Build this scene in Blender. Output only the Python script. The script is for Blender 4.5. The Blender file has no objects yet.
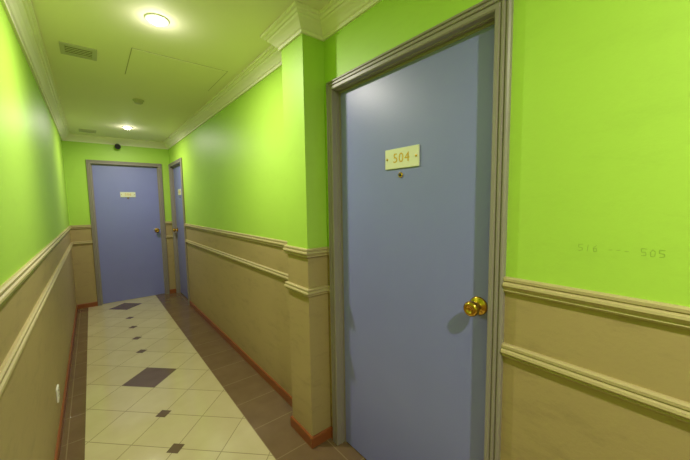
import bpy, bmesh, math
from mathutils import Vector, Matrix
sc=bpy.context.scene
sc.view_settings.view_transform='Standard'
# ---------------- helpers
def lin(c):
    return tuple(((v/255)/12.92 if v/255<=.04045 else ((v/255+.055)/1.055)**2.4) for v in c)+(1,)
def mat(name,col,rough=.5,var=.06,vs=3,bump=.0,bs=60,metal=0,emit=None,es=0,spec=.5,scuff=0):
    m=bpy.data.materials.new(name);m.use_nodes=True;nt=m.node_tree;b=nt.nodes['Principled BSDF']
    b.inputs['Roughness'].default_value=rough;b.inputs['Metallic'].default_value=metal
    b.inputs['Specular IOR Level'].default_value=spec
    tc=nt.nodes.new('ShaderNodeTexCoord')
    n=nt.nodes.new('ShaderNodeTexNoise');n.inputs['Scale'].default_value=vs;n.inputs['Detail'].default_value=5
    nt.links.new(tc.outputs['Object'],n.inputs['Vector'])
    r=nt.nodes.new('ShaderNodeMix');r.data_type='RGBA'
    c=lin(col);r.inputs[6].default_value=tuple(x*(1-var) for x in c[:3])+(1,);r.inputs[7].default_value=tuple(min(1,x*(1+var)) for x in c[:3])+(1,)
    nt.links.new(n.outputs['Fac'],r.inputs[0]);out=r.outputs[2]
    if scuff:
        mp=nt.nodes.new('ShaderNodeMapping');mp.inputs['Scale'].default_value=(1,1,3.5);nt.links.new(tc.outputs['Object'],mp.inputs[0])
        n3=nt.nodes.new('ShaderNodeTexNoise');n3.inputs['Scale'].default_value=4.5;n3.inputs['Detail'].default_value=9;n3.inputs['Roughness'].default_value=.75
        nt.links.new(mp.outputs[0],n3.inputs['Vector'])
        cr=nt.nodes.new('ShaderNodeValToRGB');cr.color_ramp.elements[0].position=.52;cr.color_ramp.elements[0].color=(0,0,0,1);cr.color_ramp.elements[1].position=.68;cr.color_ramp.elements[1].color=(scuff,scuff,scuff,1)
        nt.links.new(n3.outputs['Fac'],cr.inputs[0])
        r2=nt.nodes.new('ShaderNodeMix');r2.data_type='RGBA';nt.links.new(cr.outputs[0],r2.inputs[0]);nt.links.new(out,r2.inputs[6]);r2.inputs[7].default_value=tuple(x*.6 for x in c[:3])+(1,)
        out=r2.outputs[2]
    nt.links.new(out,b.inputs['Base Color'])
    if bump:
        n2=nt.nodes.new('ShaderNodeTexNoise');n2.inputs['Scale'].default_value=bs;n2.inputs['Detail'].default_value=3
        nt.links.new(tc.outputs['Object'],n2.inputs['Vector'])
        bp=nt.nodes.new('ShaderNodeBump');bp.inputs['Strength'].default_value=bump;bp.inputs['Distance'].default_value=.002
        nt.links.new(n2.outputs['Fac'],bp.inputs['Height']);nt.links.new(bp.outputs['Normal'],b.inputs['Normal'])
    if emit:
        b.inputs['Emission Color'].default_value=lin(emit);b.inputs['Emission Strength'].default_value=es
    return m
M=dict(
 green=mat('green_paint',(176,217,80),.5,.05,2,.2,90,scuff=.10),
 beige=mat('beige_paint',(176,155,106),.5,.07,2.5,.25,80,scuff=.4),
 rail=mat('rail_paint',(184,168,120),.45,.05,8),
 ceil=mat('ceiling_paint',(235,231,202),.7,.02,2,.1,60),
 seam=mat('panel_seam',(172,166,136),.7,.02,2),
 cornice=mat('cornice_paint',(237,233,210),.5,.02,4),
 base=mat('baseboard_tile',(146,82,42),.35,.15,9),
 frame=mat('frame_paint',(148,139,130),.4,.05,7),
 leaf=mat('door_paint',(134,138,201),.38,.05,5,.2,140),
 brass=mat('brass',(215,170,75),.16,.05,20,metal=1),
 sign=mat('sign_plate',(230,228,200),.35,.03,10),
 gold=mat('gold_letters',(215,175,40),.4,.05,10),
 dark=mat('dark_plastic',(28,28,30),.4,.05,10),
 white=mat('white_plastic',(240,238,228),.4,.02,10),
 grille=mat('vent_metal',(190,187,162),.5,.03,10),
 ventdark=mat('vent_inside',(50,46,38),.7,.03,10),
 bulb=mat('bulb_glow',(255,255,240),.5,0,1,emit=(255,250,230),es=25),
 pencil=mat('pencil_mark',(144,178,72),.8,.05,30),
)
def obj(name,bm,mats,parent=None):
    me=bpy.data.meshes.new(name);bmesh.ops.recalc_face_normals(bm,faces=bm.faces);bm.to_mesh(me);bm.free()
    for m in mats: me.materials.append(M[m] if isinstance(m,str) else m)
    o=bpy.data.objects.new(name,me);bpy.context.collection.objects.link(o)
    if parent:o.parent=parent
    return o
def empty(name,mw=None,loc=None):
    r=bpy.data.objects.new(name,None);r.empty_display_size=.05;bpy.context.collection.objects.link(r)
    if mw is not None:r.matrix_world=mw
    if loc:r.location=loc
    return r
def box(bm,x0,x1,y0,y1,z0,z1,mi=0,bev=0):
    t=bmesh.new() if bev else bm
    vs=[t.verts.new((x,y,z)) for x in (x0,x1) for y in (y0,y1) for z in (z0,z1)]
    for q in [(0,1,3,2),(4,6,7,5),(0,4,5,1),(2,3,7,6),(0,2,6,4),(1,5,7,3)]:
        f=t.faces.new([vs[i] for i in q]);f.material_index=mi
    if bev:
        bmesh.ops.recalc_face_normals(t,faces=t.faces)
        bmesh.ops.bevel(t,geom=t.edges[:],offset=bev,segments=2,affect='EDGES')
        for f in t.faces:f.material_index=mi
        me=bpy.data.meshes.new('t');t.to_mesh(me);t.free();bm.from_mesh(me);bpy.data.meshes.remove(me)
def sweep(bm,path,prof,mi=0,side=1):
    P=[Vector((p[0],p[1])) for p in path];n=len(P);rings=[]
    for i in range(n):
        ns=[]
        if i>0: d=(P[i]-P[i-1]).normalized();ns.append(Vector((-d.y,d.x)))
        if i<n-1: d=(P[i+1]-P[i]).normalized();ns.append(Vector((-d.y,d.x)))
        m=(ns[0]+ns[1])/(1+ns[0].dot(ns[1])) if len(ns)==2 else ns[0]
        rings.append([bm.verts.new((P[i].x+m.x*d*side,P[i].y+m.y*d*side,z)) for d,z in prof])
    k=len(prof)
    for i in range(n-1):
        for j in range(k):
            b=(j+1)%k
            f=bm.faces.new([rings[i][j],rings[i][b],rings[i+1][b],rings[i+1][j]]);f.material_index=mi
    for r in (rings[0],rings[-1]):
        f=bm.faces.new(r);f.material_index=mi
def lathe(bm,prof,origin,axis,seg=32,mi=0):
    ax=Vector(axis).normalized();q=Vector((0,0,1)).rotation_difference(ax).to_matrix();rings=[]
    for r,h in prof:
        rings.append([bm.verts.new(Vector(origin)+q@Vector((r*math.cos(2*math.pi*i/seg),r*math.sin(2*math.pi*i/seg),h))) for i in range(seg)])
    for a,b in zip(rings[:-1],rings[1:]):
        for i in range(seg):
            f=bm.faces.new([a[i],a[(i+1)%seg],b[(i+1)%seg],b[i]]);f.material_index=mi;f.smooth=True
    for r in (rings[0],rings[-1]):
        f=bm.faces.new(r);f.material_index=mi
# ---------------- floor material
def floor_material():
    m=bpy.data.materials.new('floor_tiles');m.use_nodes=True;nt=m.node_tree;N=nt.nodes;L=nt.links;b=N['Principled BSDF']
    tc=N.new('ShaderNodeTexCoord');sp=N.new('ShaderNodeSeparateXYZ');L.new(tc.outputs['Object'],sp.inputs[0])
    def mt(op,a,b_=None):
        n=N.new('ShaderNodeMath');n.operation=op
        for i,s in enumerate((a,b_)):
            if s is None: continue
            if isinstance(s,(int,float)): n.inputs[i].default_value=s
            else: L.new(s,n.inputs[i])
        return n.outputs[0]
    D=.393;cx=.29;y0=1.95
    X,Y=sp.outputs[0],sp.outputs[1]
    u=mt('DIVIDE',mt('SUBTRACT',X,cx),D);v=mt('DIVIDE',mt('SUBTRACT',Y,y0),D)
    au=mt('ABSOLUTE',u)
    def near(s):
        return mt('ABSOLUTE',mt('SUBTRACT',s,mt('ROUND',s)))
    p=mt('ADD',u,v);q=mt('SUBTRACT',u,v)
    grout=mt('LESS_THAN',mt('MINIMUM',near(p),near(q)),.0085)
    vr=mt('ROUND',v)
    k=mt('SUBTRACT',vr,mt('MULTIPLY',mt('FLOOR',mt('DIVIDE',mt('ADD',vr,.01),6.0)),6.0))
    notbig=mt('GREATER_THAN',mt('ABSOLUTE',mt('SUBTRACT',k,2.5)),.9)
    small=mt('MULTIPLY',mt('LESS_THAN',mt('ADD',au,near(v)),.125),notbig)
    vb=mt('MULTIPLY',near(mt('DIVIDE',mt('SUBTRACT',v,2.5),6.0)),6.0)
    big=mt('LESS_THAN',mt('ADD',au,vb),.492)
    dark=mt('MAXIMUM',small,big)
    centre=mt('LESS_THAN',au,1.04)
    def mix(f,a,b_):
        n=N.new('ShaderNodeMix');n.data_type='RGBA'
        for i,s in ((0,f),(6,a),(7,b_)):
            if isinstance(s,tuple): n.inputs[i].default_value=s
            elif isinstance(s,(int,float)): n.inputs[i].default_value=s
            else: L.new(s,n.inputs[i])
        return n.outputs[2]
    no=N.new('ShaderNodeTexNoise');no.inputs['Scale'].default_value=7;no.inputs['Detail'].default_value=6;L.new(tc.outputs['Object'],no.inputs['Vector'])
    cb=N.new('ShaderNodeCombineXYZ');L.new(mt('FLOOR',p),cb.inputs[0]);L.new(mt('FLOOR',q),cb.inputs[1])
    wn=N.new('ShaderNodeTexWhiteNoise');wn.noise_dimensions='2D';L.new(cb.outputs[0],wn.inputs['Vector'])
    cream=mix(no.outputs['Fac'],lin((196,182,138)),lin((216,204,163)))
    cream=mix(mt('MULTIPLY',wn.outputs['Value'],.35),cream,lin((190,175,132)))
    cream=mix(mt('MULTIPLY',grout,.75),cream,lin((135,118,86)))
    dk=mix(no.outputs['Fac'],lin((94,74,54)),lin((120,98,76)))
    cen=mix(dark,cream,dk)
    bx=mt('DIVIDE',mt('SUBTRACT',X,.70),.30);by=mt('DIVIDE',Y,.30)
    bg=mt('LESS_THAN',mt('MINIMUM',near(bx),near(by)),.009)
    brd=mix(no.outputs['Fac'],lin((102,80,56)),lin((130,106,78)))
    brd=mix(mt('MULTIPLY',bg,.6),brd,lin((158,138,102)))
    col=mix(centre,brd,cen)
    L.new(col,b.inputs['Base Color'])
    b.inputs['Roughness'].default_value=.11
    gg=mt('MAXIMUM',mt('MULTIPLY',grout,centre),mt('MULTIPLY',bg,mt('SUBTRACT',1.0,centre)))
    bp=N.new('ShaderNodeBump');bp.invert=True;bp.inputs['Strength'].default_value=.3;bp.inputs['Distance'].default_value=.001
    L.new(gg,bp.inputs['Height']);L.new(bp.outputs['Normal'],b.inputs['Normal'])
    return m
# ---------------- dimensions
XL,XR,XC,XD,YF=-.24,1.0,.904,1.039,5.591
YC1,YC2=1.448,1.674
YB=-2.2;H=2.36;ZS=1.13
A0,A1=.455,1.412
D2a,D2b=4.72,5.575
F1a,F1b=-.014,.889
DT=2.043
bm=bmesh.new();box(bm,XL-.12,XL,YB-.12,YF+.12,0,ZS,1);box(bm,XL-.12,XL,YB-.12,YF+.12,ZS,H,0);obj('wall_left',bm,['green','beige'])
bm=bmesh.new();box(bm,XL,XD,YB-.12,YB,0,ZS,1);box(bm,XL,XD,YB-.12,YB,ZS,H,0);obj('wall_back',bm,['green','beige'])
def wr(bm,x,y0,y1,z0=0):
    if z0<ZS:
        box(bm,x,1.3,y0,y1,z0,ZS,1);box(bm,x,1.3,y0,y1,ZS,H,0)
    else: box(bm,x,1.3,y0,y1,z0,H,0)
e=.03
bm=bmesh.new()
wr(bm,XD,YB,A0+e);wr(bm,XD,A0+e,A1-e,DT-e);wr(bm,XD,A1-e,YC1)
wr(bm,XC,YC1,YC2)
wr(bm,XR,YC2,D2a+e);wr(bm,XR,D2a+e,D2b-e,DT-e);wr(bm,XR,D2b-e,YF+.12)
obj('wall_right',bm,['green','beige'])
bm=bmesh.new()
for a,b,z0 in [(XL,F1a+e,0),(F1a+e,F1b-e,DT-e),(F1b-e,XR,0)]:
    if z0==0: box(bm,a,b,YF,YF+.12,0,ZS,1);box(bm,a,b,YF,YF+.12,ZS,H,0)
    else: box(bm,a,b,YF,YF+.12,z0,H,0)
obj('wall_far',bm,['green','beige'])
bm=bmesh.new();box(bm,XL-.12,1.3,YB-.12,YF+.12,-.1,0);obj('floor',bm,[floor_material()])
bm=bmesh.new();box(bm,XL-.12,1.3,YB-.12,YF+.12,H,H+.1);obj('ceiling',bm,['ceil'])
# ---------------- mouldings
def railprof(zt,h):
    return [(0,zt),(.010,zt),(.016,zt-.004),(.016,zt-.012),(.012,zt-.015),(.020,zt-.020),(.022,zt-.027),(.018,zt-.032),(.012,zt-h+.010),(.014,zt-h+.006),(.010,zt-h),(0,zt-h)]
pathR=[(XR,D2a),(XR,YC2),(XC,YC2),(XC,YC1),(XD,YC1),(XD,A1)]
pathN=[(XD,A0),(XD,YB)]
pathL=[(XL,YB),(XL,YF),(F1a,YF)]
pathF=[(F1b,YF),(XR,YF)]
S=-1
cor=[(0,H),(0,H-.088),(.012,H-.088),(.014,H-.074),(.022,H-.070),(.030,H-.060),(.042,H-.048),(.056,H-.038),(.060,H-.030),(.068,H-.028),(.074,H-.018),(.086,H-.016),(.086,H)]
basep=[(0,0),(.011,0),(.011,.058),(.007,.064),(0,.064)]
for nm,prof in [('trim_1',railprof(1.154,.050)),('trim_2',railprof(.931,.045))]:
    bm=bmesh.new()
    for p in (pathR,pathN,pathL,pathF): sweep(bm,p,prof,side=S)
    obj(nm,bm,['rail'])
bm=bmesh.new()
sweep(bm,[(XL,YB),(XL,YF),(XR,YF),(XR,YC2),(XC,YC2),(XC,YC1),(XD,YC1),(XD,YB)],cor,side=S);obj('trim_3',bm,['cornice'])
bm=bmesh.new();sweep(bm,pathR,basep,side=S);sweep(bm,pathN,basep,side=S);obj('baseboard_right',bm,['base'])
bm=bmesh.new();sweep(bm,pathL,basep,side=S);obj('baseboard_left',bm,['base'])
bm=bmesh.new();sweep(bm,pathF,basep,side=S);obj('baseboard_far',bm,['base'])
# ---------------- doors (local a along wall, d out into corridor, z)
LD=-.034
def door(name,T,w,knob_hi):
    root=empty(name,T)
    fw=.050
    prof=[(0,0),(0,.014),(.005,.019),(.010,.019),(.013,.013),(.016,.013),(.019,.019),(.026,.019),(.029,.013),(.032,.013),(.035,.019),(.046,.019),(.050,.015),
          (.050,-.010),(.053,-.012),(.053,-.018),(.050,-.020),(.050,LD),(.062,LD),(.062,-.1),(0.031,-.1),(.031,0)]
    bm=bmesh.new();rings=[]
    for ci,(cx,cz) in enumerate([(0,0),(0,DT),(w,DT),(w,0)]):
        sx=1 if ci<2 else -1;sz=0 if ci in(0,3) else -1
        rings.append([bm.verts.new((cx+sx*t,d,cz+sz*t)) for t,d in prof])
    k=len(prof)
    for i in range(3):
        for j in range(k):
            bm.faces.new([rings[i][j],rings[i][(j+1)%k],rings[i+1][(j+1)%k],rings[i+1][j]])
    bm.faces.new(rings[0]);bm.faces.new(rings[3])
    obj('frame',bm,['frame'],root)
    bm=bmesh.new();box(bm,fw+.003,w-fw-.003,LD-.044,LD-.002,.006,DT-fw-.003,0,.003)
    obj('leaf',bm,['leaf'],root)
    ka=w-fw-.062 if knob_hi else fw+.058
    pr=[(.034,0),(.034,.004),(.030,.008),(.018,.010),(.013,.014),(.012,.026),(.016,.032),(.024,.038),(.028,.048),(.027,.058),(.022,.064),(.012,.066),(.011,.063),(.003,.063)]
    bm=bmesh.new();lathe(bm,pr,(ka,LD-.002,1.02),(0,1,0));obj('knob',bm,['brass'],root)
    bm=bmesh.new();lathe(bm,[(.012,0),(.012,.004),(.008,.006),(.007,.003)],(w/2,LD-.002,1.52),(0,1,0),24);obj('peephole',bm,['brass'],root)
    bm=bmesh.new();lathe(bm,[(.008,0.0),(.008,.0055),(.001,.006)],(w/2,LD-.002,1.52),(0,1,0),24);obj('peephole_lens',bm,['dark'],root)
    return root
def text(name,txt,size,root,a,d,z,flip,m):
    cu=bpy.data.curves.new('t','FONT');cu.body=txt;cu.size=size;cu.extrude=.0004;cu.align_x='CENTER';cu.align_y='CENTER';cu.space_character=1.15
    to=bpy.data.objects.new('t',cu);bpy.context.collection.objects.link(to)
    dg=bpy.context.evaluated_depsgraph_get();dg.update();me=bpy.data.meshes.new_from_object(to.evaluated_get(dg));bpy.data.objects.remove(to)
    me.materials.clear();me.materials.append(M[m])
    t=bpy.data.objects.new(name,me);bpy.context.collection.objects.link(t);t.parent=root
    s=-1 if flip else 1
    t.matrix_local=Matrix(((s,0,0,a),(0,0,1,d),(0,1,0,z),(0,0,0,1)))
def sign(T,a,z,w,h,txt,flip):
    root=empty('room_number_sign',T@Matrix.Translation((a,LD-.0015,z)))
    bm=bmesh.new();box(bm,-w/2,w/2,0,.006,-h/2,h/2,0,.0015);obj('plate',bm,['sign'],root)
    bm=bmesh.new()
    for sx in(-1,1): lathe(bm,[(.005,0),(.005,.002),(.002,.003)],(sx*(w/2-.014),.006,0),(0,1,0),16)
    obj('screws',bm,['brass'],root)
    text('digits',txt,h*.66,root,0,.0065,0,flip,'gold')
    return root
def TR(x,y0): return Matrix(((0,-1,0,x),(1,0,0,y0),(0,0,1,0),(0,0,0,1)))
def TF(y,x0): return Matrix(((1,0,0,x0),(0,-1,0,y),(0,0,1,0),(0,0,0,1)))
T1,T2,T3=TR(XD,A0),TR(XR,D2a),TF(YF,F1a)
door('door_1',T1,A1-A0,False);door('door_2',T2,D2b-D2a,True);door('door_3',T3,F1b-F1a,True)
sign(T1,.471,1.593,.192,.088,'504',True)
sign(T2,(D2b-D2a)/2,1.597,.185,.088,'505',True)
sign(T3,(F1b-F1a)/2,1.570,.185,.075,'506',False)
# pencil scribble, hand-drawn strokes on the wall
SEG={'5':[(.55,1,0,1),(0,1,0,.55),(0,.55,.45,.5),(.45,.5,.5,.15),(.5,.15,0,0)],'0':[(.25,1,0,.6),(0,.6,.1,.05),(.1,.05,.45,.1),(.45,.1,.5,.7),(.5,.7,.25,1)],
'6':[(.45,1,.05,.5),(.05,.5,.1,0),(.1,0,.5,.1),(.5,.1,.4,.5),(.4,.5,.05,.4)],'-':[(.05,.45,.5,.5)],'1':[(.3,1,.2,0)],' ':[]}
root=empty('pencil_scribble',TR(XD,.262)@Matrix.Translation((0,0,1.260)))
bm=bmesh.new();x=0;s=.018
for i,ch in enumerate('516 --- 505'):
    for (a,b,c_,d_) in SEG[ch]:
        p0=Vector((-(x+a*s),.0006,b*s));p1=Vector((-(x+c_*s),.0006,d_*s+.001*(i%3-1)));t=(p1-p0).normalized();n=Vector((-t.z,0,t.x))*.0005
        bm.faces.new([bm.verts.new(v) for v in (p0-n,p1-n,p1+n,p0+n)])
    x+=s*.88
obj('strokes',bm,['pencil'],root)
# ---------------- ceiling fittings
def downlight(x,y,pw,pp):
    root=empty('recessed_downlight',loc=(x,y,H))
    bm=bmesh.new();lathe(bm,[(.056,0),(.056,-.004),(.050,-.007),(.042,-.006),(.036,-.001),(.036,0)],(0,0,0),(0,0,1),40);obj('trim_ring',bm,['white'],root)
    bm=bmesh.new();lathe(bm,[(.035,-.002),(.033,-.012),(.025,-.020),(.010,-.024)],(0,0,0),(0,0,1),32);obj('lamp',bm,['bulb'],root)
    L=bpy.data.lights.new('lamp_light','AREA');L.shape='DISK';L.size=.066;L.energy=pw;L.color=(1,.94,.84)
    lo=bpy.data.objects.new('lamp_light',L);bpy.context.collection.objects.link(lo);lo.parent=root;lo.location=(0,0,-.028)
    L=bpy.data.lights.new('lamp_glow','POINT');L.shadow_soft_size=.025;L.energy=pp;L.color=(1,.94,.84)
    lo=bpy.data.objects.new('lamp_glow',L);bpy.context.collection.objects.link(lo);lo.parent=root;lo.location=(0,0,-.075)
downlight(.33,1.93,17.5,.8);downlight(.41,4.70,13,.7);downlight(.30,-.6,25,2)  # last one is unseen, added behind the camera to fill the near door wall
def vent(x,y,s):
    root=empty('ceiling_vent',loc=(x,y,H))
    bm=bmesh.new();w=s*.26
    for a in [(-s,s,-s,-s+w),(-s,s,s-w,s),(-s,-s+w,-s+w,s-w),(s-w,s,-s+w,s-w)]: box(bm,*a,-.007,0)
    obj('vent_frame',bm,['grille'],root)
    bm=bmesh.new();box(bm,-s+w,s-w,-s+w,s-w,-.0015,0);obj('vent_back',bm,['ventdark'],root)
    bm=bmesh.new();n=5;i0=-s+w;st=(2*(s-w))/n
    for i in range(n):
        y_=i0+st*(i+.4)
        vs=[bm.verts.new(c) for c in [(-s+w,y_,-.002),(s-w,y_,-.002),(s-w,y_+st*.25,-.006),(-s+w,y_+st*.25,-.006)]];bm.faces.new(vs)
    obj('louvres',bm,['grille'],root)
vent(.005,2.60,.088);vent(.03,5.20,.085)
root=empty('ceiling_access_panel',loc=(.545,2.60,H))
bm=bmesh.new();box(bm,-.285,.285,-.24,.24,-.003,0,0,.001);obj('panel',bm,['ceil'],root)
bm=bmesh.new();o_=.290;i_=.285;p_=.245;q_=.240
for a in [(-o_,o_,-p_,-q_),(-o_,o_,q_,p_),(-o_,-i_,-q_,q_),(i_,o_,-q_,q_)]: box(bm,*a,-.001,0)
obj('panel_seam',bm,['seam'],root)
bm=bmesh.new();lathe(bm,[(.045,0),(.045,-.008),(.036,-.012),(.034,-.024),(.024,-.032),(.006,-.034)],(0,0,0),(0,0,1),32)
o=obj('smoke_detector',bm,['grille']);o.location=(.40,3.46,H)
root=empty('security_camera',loc=(.35,YF,2.25))
bm=bmesh.new();lathe(bm,[(.026,0),(.026,-.006),(.010,-.008),(.010,-.045)],(0,0,0.01),(0,1,0),20);obj('bracket',bm,['dark'],root)
bm.free() if False else None
bm=bmesh.new();lathe(bm,[(.022,0),(.032,.008),(.034,.06),(.036,.075),(.030,.078),(.028,.070)],(0,-.03,0.01),(0,-1,-.35),24);obj('housing',bm,['dark'],root)
root=empty('wall_socket',loc=(XL,2.58,.245))
bm=bmesh.new();box(bm,0,.009,-.043,.043,-.043,.043,0,.003);obj('plate',bm,['white'],root)
bm=bmesh.new()
for a,b in((0,.017),(-.014,-.012),(.014,-.012)): box(bm,.0085,.0098,a-.003,a+.003,b-.006,b+.006)
obj('slots',bm,['dark'],root)
w=bpy.data.worlds.new('w');sc.world=w;w.use_nodes=True;w.node_tree.nodes['Background'].inputs[0].default_value=(.5,.5,.45,1)
# ---------------- camera
f,yaw,pit,ro=313.33,.679,.086,-.015
F=Vector((math.sin(yaw)*math.cos(pit),math.cos(yaw)*math.cos(pit),-math.sin(pit)))
R=Vector((math.cos(yaw),-math.sin(yaw),0));U=R.cross(F)
R2=R*math.cos(ro)+U*math.sin(ro);U2=-R*math.sin(ro)+U*math.cos(ro)
cd=bpy.data.cameras.new('camera');cd.sensor_width=36;cd.lens=f/690*36;cd.clip_start=.02
c=bpy.data.objects.new('camera',cd);bpy.context.collection.objects.link(c)
c.matrix_world=Matrix(((R2.x,U2.x,-F.x,0),(R2.y,U2.y,-F.y,0),(R2.z,U2.z,-F.z,1.4),(0,0,0,1)))
sc.camera=c
